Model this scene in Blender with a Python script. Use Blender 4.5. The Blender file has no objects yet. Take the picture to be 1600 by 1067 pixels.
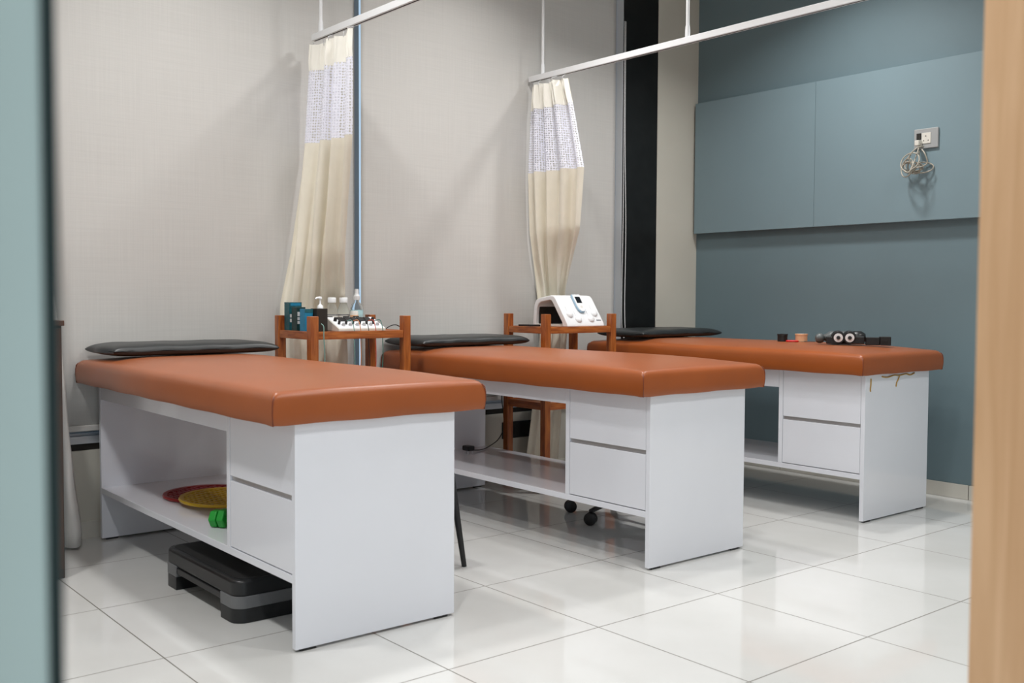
import bpy, math, random
from mathutils import Vector, Matrix
random.seed(4)
PI = math.pi
S = bpy.context.scene
C = S.collection

# ------------------------------------------------------------ camera, world, exposure, lamps
def set_camera():
    yaw, pitch, roll = 0.68785313, 0.0436319, 0.00469
    f = Vector((math.sin(yaw)*math.cos(pitch), math.cos(yaw)*math.cos(pitch), -math.sin(pitch)))
    r = Vector((math.cos(yaw), -math.sin(yaw), 0)); u = r.cross(f)
    cr, sr = math.cos(roll), math.sin(roll)
    r2 = cr*r + sr*u; u2 = -sr*r + cr*u
    cam = bpy.data.cameras.new('camera'); o = bpy.data.objects.new('camera', cam); C.objects.link(o)
    m = Matrix((r2, u2, -f)).transposed().to_4x4(); m.translation = Vector((-1.22223, -2.60788, 1.06924))
    o.matrix_world = m
    cam.sensor_width = 36; cam.lens = 36*1583.34/1600; cam.clip_start = .02
    cam.dof.use_dof = True; cam.dof.focus_distance = 4.6; cam.dof.aperture_fstop = 4.6
    S.camera = o
set_camera()
S.view_settings.view_transform = 'Standard'; S.view_settings.look = 'None'
S.view_settings.gamma = 1; S.view_settings.use_curve_mapping = False
S.view_settings.exposure = 0.0
w = bpy.data.worlds.new('world'); S.world = w; w.use_nodes = True
w.node_tree.nodes['Background'].inputs[0].default_value = (.70, .84, 1.0, 1)
w.node_tree.nodes['Background'].inputs[1].default_value = 1.0
CEIL = 3.2
LAMPS = [(.45, 1.05, 17), (2.00, 1.05, 15), (3.25, .55, 21), (1.65, -.35, 12), (3.2, -1.3, 11), (1.2, -1.45, 13), (-.9, -1.3, 20), (-1.0, .60, 20)]  # last one is an added fill lamp that brightens left-facing sides
def ceiling_lamp_light(x, y, watts):
    l = bpy.data.lights.new('lamp_light', 'AREA'); l.shape = 'DISK'; l.size = .22; l.energy = watts
    l.color = (1.0, .99, .98); l.spread = math.radians(135)
    o = bpy.data.objects.new('lamp_light', l); C.objects.link(o); o.location = (0, 0, -.035)
    return o

# ------------------------------------------------------------ materials
def mat(name, col, rough=.5, metal=0, coat=0, spec=.5, noise=0, nscale=8, bump=0, bscale=200, emis=None, trans=0, ior=1.45, stretch=None):
    m = bpy.data.materials.new(name); m.use_nodes = True
    nt = m.node_tree; b = nt.nodes['Principled BSDF']
    b.inputs['Base Color'].default_value = (*col, 1); b.inputs['Roughness'].default_value = rough
    b.inputs['Metallic'].default_value = metal; b.inputs['Coat Weight'].default_value = coat
    b.inputs['Coat Roughness'].default_value = .08
    b.inputs['Specular IOR Level'].default_value = spec
    b.inputs['Transmission Weight'].default_value = trans; b.inputs['IOR'].default_value = ior
    if emis:
        b.inputs['Emission Color'].default_value = (*emis[0], 1); b.inputs['Emission Strength'].default_value = emis[1]
    tc = nt.nodes.new('ShaderNodeTexCoord'); mp = nt.nodes.new('ShaderNodeMapping')
    nt.links.new(tc.outputs['Object'], mp.inputs[0])
    if stretch: mp.inputs['Scale'].default_value = stretch
    if noise:
        n = nt.nodes.new('ShaderNodeTexNoise'); n.inputs['Scale'].default_value = nscale; n.inputs['Detail'].default_value = 6
        nt.links.new(mp.outputs[0], n.inputs['Vector'])
        r = nt.nodes.new('ShaderNodeMapRange'); r.inputs['To Min'].default_value = 1-noise; r.inputs['To Max'].default_value = 1+noise
        r.inputs['From Min'].default_value = .3; r.inputs['From Max'].default_value = .7
        nt.links.new(n.outputs['Fac'], r.inputs['Value'])
        mx = nt.nodes.new('ShaderNodeVectorMath'); mx.operation = 'SCALE'; mx.inputs[0].default_value = col
        nt.links.new(r.outputs[0], mx.inputs['Scale']); nt.links.new(mx.outputs[0], b.inputs['Base Color'])
    if bump:
        n = nt.nodes.new('ShaderNodeTexNoise'); n.inputs['Scale'].default_value = bscale; n.inputs['Detail'].default_value = 4
        nt.links.new(mp.outputs[0], n.inputs['Vector'])
        bp = nt.nodes.new('ShaderNodeBump'); bp.inputs['Strength'].default_value = bump; bp.inputs['Distance'].default_value = .002
        nt.links.new(n.outputs['Fac'], bp.inputs['Height']); nt.links.new(bp.outputs[0], b.inputs['Normal'])
    return m

def srgb(r, g, b):
    return tuple(((c/255+.055)/1.055)**2.4 if c > 10 else c/255/12.92 for c in (r, g, b))

M = {}
M['laminate'] = mat('white_laminate', (.78, .80, .855), .16, coat=.3, noise=.015, nscale=3)
M['recess'] = mat('grey_aluminium_channel', (.50, .48, .47), .35, metal=.5)
M['leather'] = mat('tan_vinyl', (.30, .070, .010), .34, noise=.06, nscale=5, bump=.12, bscale=450, spec=.5)
_b = M['leather'].node_tree.nodes['Principled BSDF']; _b.inputs['Sheen Weight'].default_value = .12; _b.inputs['Sheen Roughness'].default_value = .45; _b.inputs['Sheen Tint'].default_value = (1, .93, .84, 1)
M['seam'] = mat('vinyl_seam', (.17, .035, .01), .5)
M['blackvinyl'] = mat('black_vinyl', (.018, .021, .022), .38, noise=.1, bump=.12, bscale=300, spec=.6)
M['bluewall'] = mat('blue_grey_paint', (.142, .205, .230), .6, noise=.04, nscale=1.5, bump=.05, bscale=120)
M['bluepanel'] = mat('blue_grey_board', (.190, .268, .300), .5, noise=.035, nscale=1.2, bump=.04, bscale=90)
M['creamwall'] = mat('cream_paint', (.58, .56, .49), .6, noise=.03, nscale=2)
M['plainwall'] = mat('white_paint', (.72, .72, .70), .6, noise=.02, nscale=2)
M['blackwall'] = mat('black_gloss_paint', (.008, .008, .008), .28, noise=.3, nscale=12, spec=.5)
M['ceil'] = mat('ceiling_paint', (.75, .75, .73), .8, noise=.02, nscale=2)
M['skirting'] = mat('skirting_tile', (.60, .58, .52), .2, noise=.03)
M['joint'] = mat('dark_joint', (.02, .018, .015), .8)
M['alu'] = mat('aluminium', (.62, .65, .68), .3, metal=.6, noise=.05)
M['frame'] = mat('grey_blue_frame', (.50, .53, .56), .35)
M['white'] = mat('white_enamel', (.78, .79, .80), .3)
M['whiteplastic'] = mat('white_plastic', (.82, .83, .84), .28, noise=.01)
M['creamplastic'] = mat('cream_plastic', (.66, .64, .58), .4)
M['black'] = mat('black_plastic', (.012, .012, .013), .38)
M['stepblack'] = mat('black_step_plastic', (.012, .013, .014), .33, bump=.1, bscale=200)
M['stepgrey'] = mat('grey_step_plastic', (.15, .155, .16), .45)
M['rubber'] = mat('black_rubber', (.01, .01, .01), .6)
M['darkmetal'] = mat('dark_metal', (.03, .03, .03), .35, metal=.6)
M['greymetal'] = mat('grey_metal', (.10, .11, .11), .45, metal=.2)
M['header'] = mat('cream_satin', (.92, .90, .82), .30, noise=.03, spec=.7)
M['drape'] = mat('cream_cloth', (.84, .80, .68), .75, noise=.03, nscale=14, bump=.2, bscale=500)
M['sheer'] = mat('white_cloth', (.84, .84, .81), .8, noise=.03, nscale=10)
M['clearbottle'] = mat('clear_plastic', (.93, .95, .95), .04, trans=.92, ior=1.12)
M['label'] = mat('paper_label', (.68, .66, .62), .5, noise=.08, nscale=60)
M['cyanlabel'] = mat('pale_cyan_label', (.42, .66, .70), .4, noise=.15, nscale=40)
M['orange'] = mat('orange_print', (.55, .20, .07), .5)
M['teal'] = mat('teal_card', (.015, .10, .12), .35, noise=.25, nscale=60)
M['tealdark'] = mat('dark_green_card', (.008, .035, .035), .4, noise=.3, nscale=50)
M['blue'] = mat('blue_card', (.01, .20, .36), .35, noise=.15, nscale=50)
M['darkbox'] = mat('dark_brown_card', (.020, .016, .012), .5, noise=.2, nscale=50)
M['whiteprint'] = mat('white_print', (.55, .57, .57), .5)
M['yellow'] = mat('yellow_plastic', (.62, .40, .02), .4)
M['redplastic'] = mat('red_plastic', (.30, .015, .015), .4)
M['red'] = mat('bright_red_plastic', (.55, .02, .02), .35)
M['green'] = mat('green_vinyl', (.01, .30, .03), .4)
M['beige'] = mat('beige_tape', (.72, .42, .24), .55, noise=.05, nscale=60)
M['socketgrey'] = mat('grey_plastic', (.34, .35, .35), .4)
M['cablebeige'] = mat('beige_cable', (.38, .35, .29), .45)
M['glue'] = mat('dried_glue', (.42, .25, .05), .4)
M['screen'] = mat('dark_screen', (.006, .007, .010), .1)
M['paleblue'] = mat('pale_blue_plastic', (.36, .54, .68), .35)
M['wirered'] = mat('red_wire', (.5, .06, .03), .5)
M['wireorange'] = mat('orange_wire', (.6, .22, .08), .5)
M['wiregreen'] = mat('green_wire', (.03, .16, .13), .5)
M['wireteal'] = mat('grey_green_wire', (.18, .34, .30), .5)
M['leaf'] = mat('frosted_teal_glass', (.52, .585, .50), .25, noise=.04, nscale=4)
M['leafedge'] = mat('dark_green_edge', (.008, .022, .016), .35)
M['lamp'] = mat('lamp_diffuser', (.9, .9, .9), .5, emis=((1, .97, .93), 6))

def wood(name, c1, c2, rough, scale, stretch):
    m = bpy.data.materials.new(name); m.use_nodes = True
    nt = m.node_tree; b = nt.nodes['Principled BSDF']
    tc = nt.nodes.new('ShaderNodeTexCoord'); mp = nt.nodes.new('ShaderNodeMapping'); mp.inputs['Scale'].default_value = stretch
    nt.links.new(tc.outputs['Object'], mp.inputs[0])
    n = nt.nodes.new('ShaderNodeTexNoise'); n.inputs['Scale'].default_value = scale; n.inputs['Detail'].default_value = 8; n.inputs['Distortion'].default_value = .6
    nt.links.new(mp.outputs[0], n.inputs['Vector'])
    r = nt.nodes.new('ShaderNodeValToRGB'); r.color_ramp.elements[0].color = (*c1, 1); r.color_ramp.elements[1].color = (*c2, 1)
    r.color_ramp.elements[0].position = .35; r.color_ramp.elements[1].position = .68
    nt.links.new(n.outputs['Fac'], r.inputs[0]); nt.links.new(r.outputs[0], b.inputs['Base Color'])
    b.inputs['Roughness'].default_value = rough
    return m
M['wood'] = wood('reddish_brown_wood', (.24, .056, .011), (.46, .142, .028), .32, 6, (9, 9, 1.2))
M['woodrail'] = wood('reddish_brown_wood_rail', (.24, .056, .011), (.46, .142, .030), .32, 6, (1.5, 1.5, 14))
M['beech'] = wood('beech_wood', (.64, .36, .175), (.78, .48, .26), .42, 3, (14, 14, .9))
M['walnut'] = wood('dark_brown_wood', (.06, .025, .013), (.13, .052, .026), .4, 4, (10, 10, 1))

def floor_mat():
    m = bpy.data.materials.new('polished_floor_tile'); m.use_nodes = True
    nt = m.node_tree; b = nt.nodes['Principled BSDF']; L = nt.links.new
    tc = nt.nodes.new('ShaderNodeTexCoord'); sp = nt.nodes.new('ShaderNodeSeparateXYZ'); L(tc.outputs['Object'], sp.inputs[0])
    def math_(op, a, bb=None):
        n = nt.nodes.new('ShaderNodeMath'); n.operation = op
        for i, v in enumerate((a, bb)):
            if v is None: continue
            if isinstance(v, (int, float)): n.inputs[i].default_value = v
            else: L(v, n.inputs[i])
        return n.outputs[0]
    ds = []
    for ax in ('X', 'Y'):
        q = math_('DIVIDE', sp.outputs[ax], .6)
        fr = math_('FRACT', math_('ADD', q, 100.5))
        ds.append(math_('ABSOLUTE', math_('SUBTRACT', fr, .5)))
    d = math_('MINIMUM', ds[0], ds[1])
    g = math_('LESS_THAN', d, .0032)
    n = nt.nodes.new('ShaderNodeTexNoise'); n.inputs['Scale'].default_value = 1.6; n.inputs['Detail'].default_value = 5
    L(tc.outputs['Object'], n.inputs['Vector'])
    r = nt.nodes.new('ShaderNodeValToRGB')
    r.color_ramp.elements[0].color = (.585, .585, .565, 1); r.color_ramp.elements[1].color = (.66, .665, .65, 1)
    r.color_ramp.elements[0].position = .3; r.color_ramp.elements[1].position = .7
    L(n.outputs['Fac'], r.inputs[0])
    mx = nt.nodes.new('ShaderNodeMix'); mx.data_type = 'RGBA'; L(g, mx.inputs['Factor']); L(r.outputs[0], mx.inputs['A'])
    mx.inputs['B'].default_value = (.13, .12, .10, 1); L(mx.outputs['Result'], b.inputs['Base Color'])
    b.inputs['Specular IOR Level'].default_value = .6
    rr = nt.nodes.new('ShaderNodeMapRange'); rr.inputs['To Min'].default_value = .07; rr.inputs['To Max'].default_value = .6; L(g, rr.inputs['Value'])
    L(rr.outputs[0], b.inputs['Roughness'])
    bp = nt.nodes.new('ShaderNodeBump'); bp.inputs['Strength'].default_value = .5; bp.inputs['Distance'].default_value = .002; bp.invert = True
    L(g, bp.inputs['Height']); L(bp.outputs[0], b.inputs['Normal'])
    return m
M['floor'] = floor_mat()

def blind_mat():
    m = bpy.data.materials.new('beige_blind_fabric'); m.use_nodes = True
    nt = m.node_tree; L = nt.links.new
    out = nt.nodes['Material Output']; b = nt.nodes['Principled BSDF']
    tc = nt.nodes.new('ShaderNodeTexCoord'); col = []
    for st in ((1, 1, 60), (60, 1, 1)):
        mp = nt.nodes.new('ShaderNodeMapping'); mp.inputs['Scale'].default_value = st; L(tc.outputs['Object'], mp.inputs[0])
        n = nt.nodes.new('ShaderNodeTexNoise'); n.inputs['Scale'].default_value = 3; n.inputs['Detail'].default_value = 5; L(mp.outputs[0], n.inputs['Vector']); col.append(n.outputs['Fac'])
    a = nt.nodes.new('ShaderNodeMath'); a.operation = 'ADD'; L(col[0], a.inputs[0]); L(col[1], a.inputs[1])
    r = nt.nodes.new('ShaderNodeMapRange'); r.inputs['From Min'].default_value = .6; r.inputs['From Max'].default_value = 1.4
    r.inputs['To Min'].default_value = .94; r.inputs['To Max'].default_value = 1.06; L(a.outputs[0], r.inputs['Value'])
    v = nt.nodes.new('ShaderNodeVectorMath'); v.operation = 'SCALE'; v.inputs[0].default_value = (.72, .708, .68); L(r.outputs[0], v.inputs['Scale'])
    L(v.outputs[0], b.inputs['Base Color']); b.inputs['Roughness'].default_value = .8; b.inputs['Specular IOR Level'].default_value = .2
    t = nt.nodes.new('ShaderNodeBsdfTranslucent'); t.inputs['Color'].default_value = (.74, .71, .66, 1)
    mx = nt.nodes.new('ShaderNodeMixShader'); mx.inputs[0].default_value = .22
    L(b.outputs[0], mx.inputs[1]); L(t.outputs[0], mx.inputs[2]); L(mx.outputs[0], out.inputs[0])
    return m
M['blind'] = blind_mat()

def net_mat():
    m = bpy.data.materials.new('white_net_fabric'); m.use_nodes = True
    nt = m.node_tree; L = nt.links.new
    out = nt.nodes['Material Output']; b = nt.nodes['Principled BSDF']
    b.inputs['Base Color'].default_value = (.84, .85, .94, 1); b.inputs['Roughness'].default_value = .7
    uv = nt.nodes.new('ShaderNodeTexCoord'); v = nt.nodes.new('ShaderNodeTexVoronoi'); v.inputs['Scale'].default_value = 75
    mp = nt.nodes.new('ShaderNodeMapping'); L(uv.outputs['UV'], mp.inputs[0]); L(mp.outputs[0], v.inputs['Vector'])
    v.inputs['Randomness'].default_value = .25
    lt = nt.nodes.new('ShaderNodeMath'); lt.operation = 'LESS_THAN'; lt.inputs[1].default_value = .33; L(v.outputs['Distance'], lt.inputs[0])
    t = nt.nodes.new('ShaderNodeBsdfTransparent'); mx = nt.nodes.new('ShaderNodeMixShader')
    L(lt.outputs[0], mx.inputs[0]); L(b.outputs[0], mx.inputs[1]); L(t.outputs[0], mx.inputs[2]); L(mx.outputs[0], out.inputs[0])
    return m
M['net'] = net_mat()

def glass_mat():
    m = bpy.data.materials.new('window_glass'); m.use_nodes = True
    nt = m.node_tree; L = nt.links.new; out = nt.nodes['Material Output']
    nt.nodes.remove(nt.nodes['Principled BSDF'])
    t = nt.nodes.new('ShaderNodeBsdfTransparent'); t.inputs[0].default_value = (.86, .93, .97, 1)
    g = nt.nodes.new('ShaderNodeBsdfGlossy'); g.inputs['Roughness'].default_value = .02
    f = nt.nodes.new('ShaderNodeFresnel'); mx = nt.nodes.new('ShaderNodeMixShader')
    L(f.outputs[0], mx.inputs[0]); L(t.outputs[0], mx.inputs[1]); L(g.outputs[0], mx.inputs[2]); L(mx.outputs[0], out.inputs[0])
    return m
M['glass'] = glass_mat()

# ------------------------------------------------------------ mesh building
class MB:
    def __init__(s): s.v = []; s.f = []; s.uv = {}
    def add(s, vs, fs):
        n = len(s.v); s.v += [tuple(a) for a in vs]; s.f += [tuple(i+n for i in f) for f in fs]; return s
    def box(s, x0, x1, y0, y1, z0, z1):
        vs = [(x, y, z) for z in (z0, z1) for y in (y0, y1) for x in (x0, x1)]
        return s.add(vs, [(0, 2, 3, 1), (4, 5, 7, 6), (0, 1, 5, 4), (2, 6, 7, 3), (0, 4, 6, 2), (1, 3, 7, 5)])
    def extrude_poly(s, pts, axis, a0, a1):
        # pts: 2D polygon (counter-clockwise) in the plane perpendicular to axis
        def P(p, a):
            return {'x': (a, p[0], p[1]), 'y': (p[0], a, p[1]), 'z': (p[0], p[1], a)}[axis]
        n = len(pts); vs = [P(p, a0) for p in pts]+[P(p, a1) for p in pts]
        fs = [tuple(range(n)), tuple(range(2*n-1, n-1, -1))]+[(i, i+n, (i+1) % n+n, (i+1) % n) for i in range(n)]
        return s.add(vs, fs)
    def tube(s, pts, r, n=8, caps=True):
        pts = [Vector(p) for p in pts]; rs = r if isinstance(r, (list, tuple)) else [r]*len(pts)
        rings = []; ref = None
        for i, p in enumerate(pts):
            t = (pts[min(i+1, len(pts)-1)]-pts[max(i-1, 0)]).normalized()
            if ref is None: ref = t.orthogonal().normalized()
            ref = (ref-t*ref.dot(t)); ref = ref.normalized() if ref.length > 1e-6 else t.orthogonal().normalized()
            bi = t.cross(ref)
            rings.append([p+rs[i]*(math.cos(2*PI*k/n)*ref+math.sin(2*PI*k/n)*bi) for k in range(n)])
        vs = [v for ring in rings for v in ring]
        fs = [(i*n+k, i*n+(k+1) % n, (i+1)*n+(k+1) % n, (i+1)*n+k) for i in range(len(pts)-1) for k in range(n)]
        if caps: fs += [tuple(range(n-1, -1, -1)), tuple((len(pts)-1)*n+k for k in range(n))]
        return s.add(vs, fs)
    def lathe(s, prof, c=(0, 0, 0), axis='z', n=24):
        # prof: (radius, height) pairs
        vs = []
        for r, h in prof:
            for k in range(n):
                a = 2*PI*k/n; p = (r*math.cos(a), r*math.sin(a), h)
                if axis == 'x': p = (p[2], p[0], p[1])
                if axis == 'y': p = (p[1], p[2], p[0])
                vs.append((p[0]+c[0], p[1]+c[1], p[2]+c[2]))
        fs = [(i*n+k, i*n+(k+1) % n, (i+1)*n+(k+1) % n, (i+1)*n+k) for i in range(len(prof)-1) for k in range(n)]
        fs += [tuple(range(n-1, -1, -1)), tuple((len(prof)-1)*n+k for k in range(n))]
        return s.add(vs, fs)
    def xf(s, m):
        s.v = [tuple(m @ Vector(a)) for a in s.v]; return s
    def build(s, name, m, parent=None, bevel=0, seg=2, smooth=False, subsurf=0, solid=0):
        me = bpy.data.meshes.new(name); me.from_pydata(s.v, [], s.f); me.validate()
        import bmesh
        bm = bmesh.new(); bm.from_mesh(me); bmesh.ops.recalc_face_normals(bm, faces=bm.faces); bm.to_mesh(me); bm.free()
        mm = m if isinstance(m, (list, tuple)) else [m]
        for x in mm: me.materials.append(M[x])
        o = bpy.data.objects.new(name, me); C.objects.link(o)
        if parent: o.parent = parent
        if smooth or bevel:
            for p in me.polygons: p.use_smooth = True
        if bevel:
            b = o.modifiers.new('bevel', 'BEVEL'); b.width = bevel; b.segments = seg; b.limit_method = 'ANGLE'; b.angle_limit = .6
            b.harden_normals = True
        if solid:
            b = o.modifiers.new('solid', 'SOLIDIFY'); b.thickness = solid; b.offset = 0
        if subsurf:
            b = o.modifiers.new('sub', 'SUBSURF'); b.levels = subsurf; b.render_levels = subsurf
        if smooth == 'auto':
            me.set_sharp_from_angle(angle=.7)
        return o

def box(name, dims, m, parent=None, bevel=0, seg=2):
    return MB().box(*dims).build(name, m, parent, bevel, seg)
def tag(o, label=None, cat=None, group=None, kind=None):
    if label: o['label'] = label
    if cat: o['category'] = cat
    if group: o['group'] = group
    if kind: o['kind'] = kind
    return o
def thing(name, loc, label, cat, group=None, rz=0):
    o = bpy.data.objects.new(name, None); C.objects.link(o); o.location = loc; o.rotation_euler = (0, 0, rz)
    o.empty_display_size = .1
    return tag(o, label, cat, group)
def struct(o): return tag(o, kind='structure')
def smoothpath(pts, n=6):
    P = [Vector(p) for p in pts]; out = []
    for i in range(len(P)-1):
        p0 = P[max(i-1, 0)]; p1 = P[i]; p2 = P[i+1]; p3 = P[min(i+2, len(P)-1)]
        for k in range(n):
            t = k/n
            out.append(.5*((2*p1)+(p2-p0)*t+(2*p0-5*p1+4*p2-p3)*t*t+(3*p1-p0-3*p2+p3)*t**3))
    out.append(P[-1]); return out

# ------------------------------------------------------------ the room
XW, YB, XL, YF = 4.07, 2.0, -2.6, -2.06
fl = MB().box(-3.2+.14, 4.3+.14, -4.2+.28, 2.25+.28, -.1, 0).build('floor', 'floor'); fl.location = (-.14, -.28, 0); struct(fl)
GX, GY = 0, 0
struct(box('ceiling', (XL-.1, XW+.1, YF-.12, YB+.2, CEIL, CEIL+.1), 'ceil'))
struct(box('wall_right', (XW, XW+.1, YF-.12, YB+.2, 0, CEIL), 'bluewall'))
struct(box('wall_left', (XL-.1, XL, YF-.12, YB+.2, 0, CEIL), 'plainwall'))
fw = MB(); fw.box(XL, -1.14, YF-.12, YF, 0, CEIL).box(-.045, XW, YF-.12, YF, 0, CEIL).box(-1.14, -.045, YF-.12, YF, 2.3, CEIL)
struct(fw.build('wall_front', 'plainwall'))
bw = MB(); bw.box(XL, XW, YB, YB+.2, 0, .388).box(XL, XW, YB+.03, YB+.2, .388, .415).box(XL, XW, YB, YB+.2, 3.05, CEIL)
bw.box(3.364, XW, YB+.03, YB+.2, .388, 3.05).box(XL, XL+.3, YB, YB+.2, .388, 3.05)
struct(bw.build('wall_back', 'creamwall'))
struct(box('trim_1', (XL, 3.36, YB+.012, YB+.03, .388, .418), 'joint'))
# pilaster: cream part by the corner, black part left of it
struct(box('wall_pilaster', (3.675, XW, 1.885, YB+.03, 0, CEIL), 'creamwall', bevel=.002))
struct(box('wall_black_pilaster', (3.364, 3.6748, 1.886, YB+.03, 0, CEIL), 'blackwall', bevel=.002))
# skirting
struct(box('baseboard_back', (XL, 3.362, YB-.010, YB, 0, .075), 'skirting', bevel=.001))
sk = MB()
for y0, y1 in ((-2.05, -1.215), (-1.211, -.616), (-.612, -.016), (-.012, .58), (.584, 1.18), (1.184, 1.885)):
    sk.box(XW-.010, XW, y0, y1, 0, .078)
struct(sk.build('baseboard_right', 'skirting', bevel=.001))
struct(box('baseboard_front', (-.04, XW-.01, YF, YF+.01, 0, .075), 'skirting'))
struct(box('trim_2', (XW-.004, XW-.0005, -2.05, 1.885, 0, .078), 'joint'))

# windows
def window(n, x0, x1):
    w_ = thing('window_%d' % n, ((x0+x1)/2, 2.1, .42), None, None); struct(w_)
    h = (x1-x0)/2; z0, z1 = .0, 3.05-.42
    f = MB().box(-h, -h+.045, -.03, .03, z0, z1).box(h-.045, h, -.03, .03, z0, z1).box(-h, h, -.03, .03, z1-.05, z1).box(-h, h, -.03, .03, z0+.065, z0+.10)
    f.build('window_frame', 'frame', w_)
    MB().box(-h+.04, h-.04, -.004, .004, z0+.05, z1-.04).build('pane', 'glass', w_)
    t = MB().box(-h, h, -.098, .04, z0-.002, z0+.012).box(-h, h, -.098, -.085, z0+.012, z0+.030)
    t.box(-h, h, -.070, -.040, z0+.012, z0+.040).box(-h, h, -.030, .04, z0+.012, z0+.070)
    t.build('sill_track', 'alu', w_)
window(1, XL+.3, -.02); window(2, -.02, 1.525); window(3, 1.525, 3.40)

def roller_blind(x0, x1, y, label, cord=False):
    t = thing('roller_blind', ((x0+x1)/2, y, .487), label, 'blind', 'roller blinds over the windows')
    h = (x1-x0)/2; N = 60; vs = []; fs = []
    H = 3.06-.487
    for i in range(N+1):
        x = -h+2*h*i/N
        for j in range(13):
            z = H*j/12; d = .002*math.sin(x*7+j*.6)*(1-j/12)
            vs.append((x, d, z))
    for i in range(N):
        for j in range(12): fs.append((i*13+j, (i+1)*13+j, (i+1)*13+j+1, i*13+j+1))
    MB().add(vs, fs).build('fabric', 'blind', t, smooth=True, solid=.001)
    box('hem_bar', (-h, h, -.008, .008, -.012, .014), 'blind', t, bevel=.004)
    MB().lathe([(.025, -h-.005), (.025, h+.005)], (0, 0, H+.02), 'x').build('roller_tube', 'alu', t, smooth='auto')
    if cord:
        a = smoothpath([(h+.022, -.062, 2.3), (h+.020, -.066, 1.6), (h+.032, -.068, 1.0), (h+.028, -.068, .55), (h+.034, -.07, .36)])
        b = smoothpath([(h+.012, -.062, 2.3), (h+.010, -.066, 1.2), (h+.002, -.068, .65), (h+.004, -.068, .42), (h+.018, -.07, .33), (h+.034, -.07, .36)])
        MB().tube(a, .0026, 6).tube(b, .0022, 6).build('pull_cord', 'white', t, smooth=True)
roller_blind(XL+.1, -.05, 1.985, 'beige roller blind at the left end behind the white curtain')
roller_blind(-.03, 1.492, 1.985, 'beige roller blind left of the blue window strip, behind the nearest table')
roller_blind(1.507, 3.352, 1.945, 'wide beige roller blind between the blue window strip and the black pilaster', True)

struct(box('trim_painted_daylight', (3.356, 3.364, 1.892, 2.12, .42, 3.05), 'frame', bevel=.001))  # added grey-blue strip, stands in for daylight reflected on the pilaster's black side

# door frame and the door the camera looks past
t = thing('door_1', (-.09, YF, 0), None, None); struct(t)
box('door_lining', (0, .04, -.15, .004, 0, 2.3), 'beech', t, bevel=.002)
box('door_casing', (.005, .10, -.165, -.121, 0, 2.3), 'beech', t, bevel=.002)
box('head_lining', (-1.0, .04, -.15, .004, 2.26, 2.3), 'beech', t)
t = thing('door_2', (-1.0938, -2.110, 0), None, None); struct(t)
box('door_leaf', (-.048, -.0002, -.010, .010, 0, 2.3), 'leaf', t, bevel=.003)
MB().box(0, .0058, -.011, .011, 0, 2.3).build('edge_seal', 'leafedge', t, bevel=.002)

# raised boards on the blue wall
def board(y0, y1, label):
    o = box('wall_board', (0, .05, 0, y1-y0, 0, .858), 'bluepanel', bevel=.0015)
    o.location = (XW-.05, y0, 1.497); tag(o, label, 'wall panel', 'raised boards on the blue wall'); return o
board(.945, 1.866, 'blue-grey raised wall board next to the cream pilaster, without a socket')
board(-.85, .943, 'blue-grey raised wall board carrying the socket, nearer the wooden door frame')

# ceiling lamps
for i, (x, y, e) in enumerate(LAMPS):
    spots_ = ['over the nearest table', 'near the windows over the middle table', 'over the farthest table', 'between the nearest and middle tables', 'by the right wall in front', 'in front of the tables', 'just inside the doorway', 'added as fill, left of the nearest table']
    t = thing('ceiling_light', (x, y, CEIL), 'round white ceiling light '+spots_[i], 'ceiling light', 'round ceiling lights')
    MB().lathe([(.135, 0), (.135, -.02), (.115, -.03), (.115, 0)], n=32).build('rim', 'white', t, smooth='auto')
    MB().lathe([(.112, -.012), (.112, -.026)], n=32).build('diffuser', 'lamp', t)
    l = ceiling_lamp_light(x, y, e); l.parent = t

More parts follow.
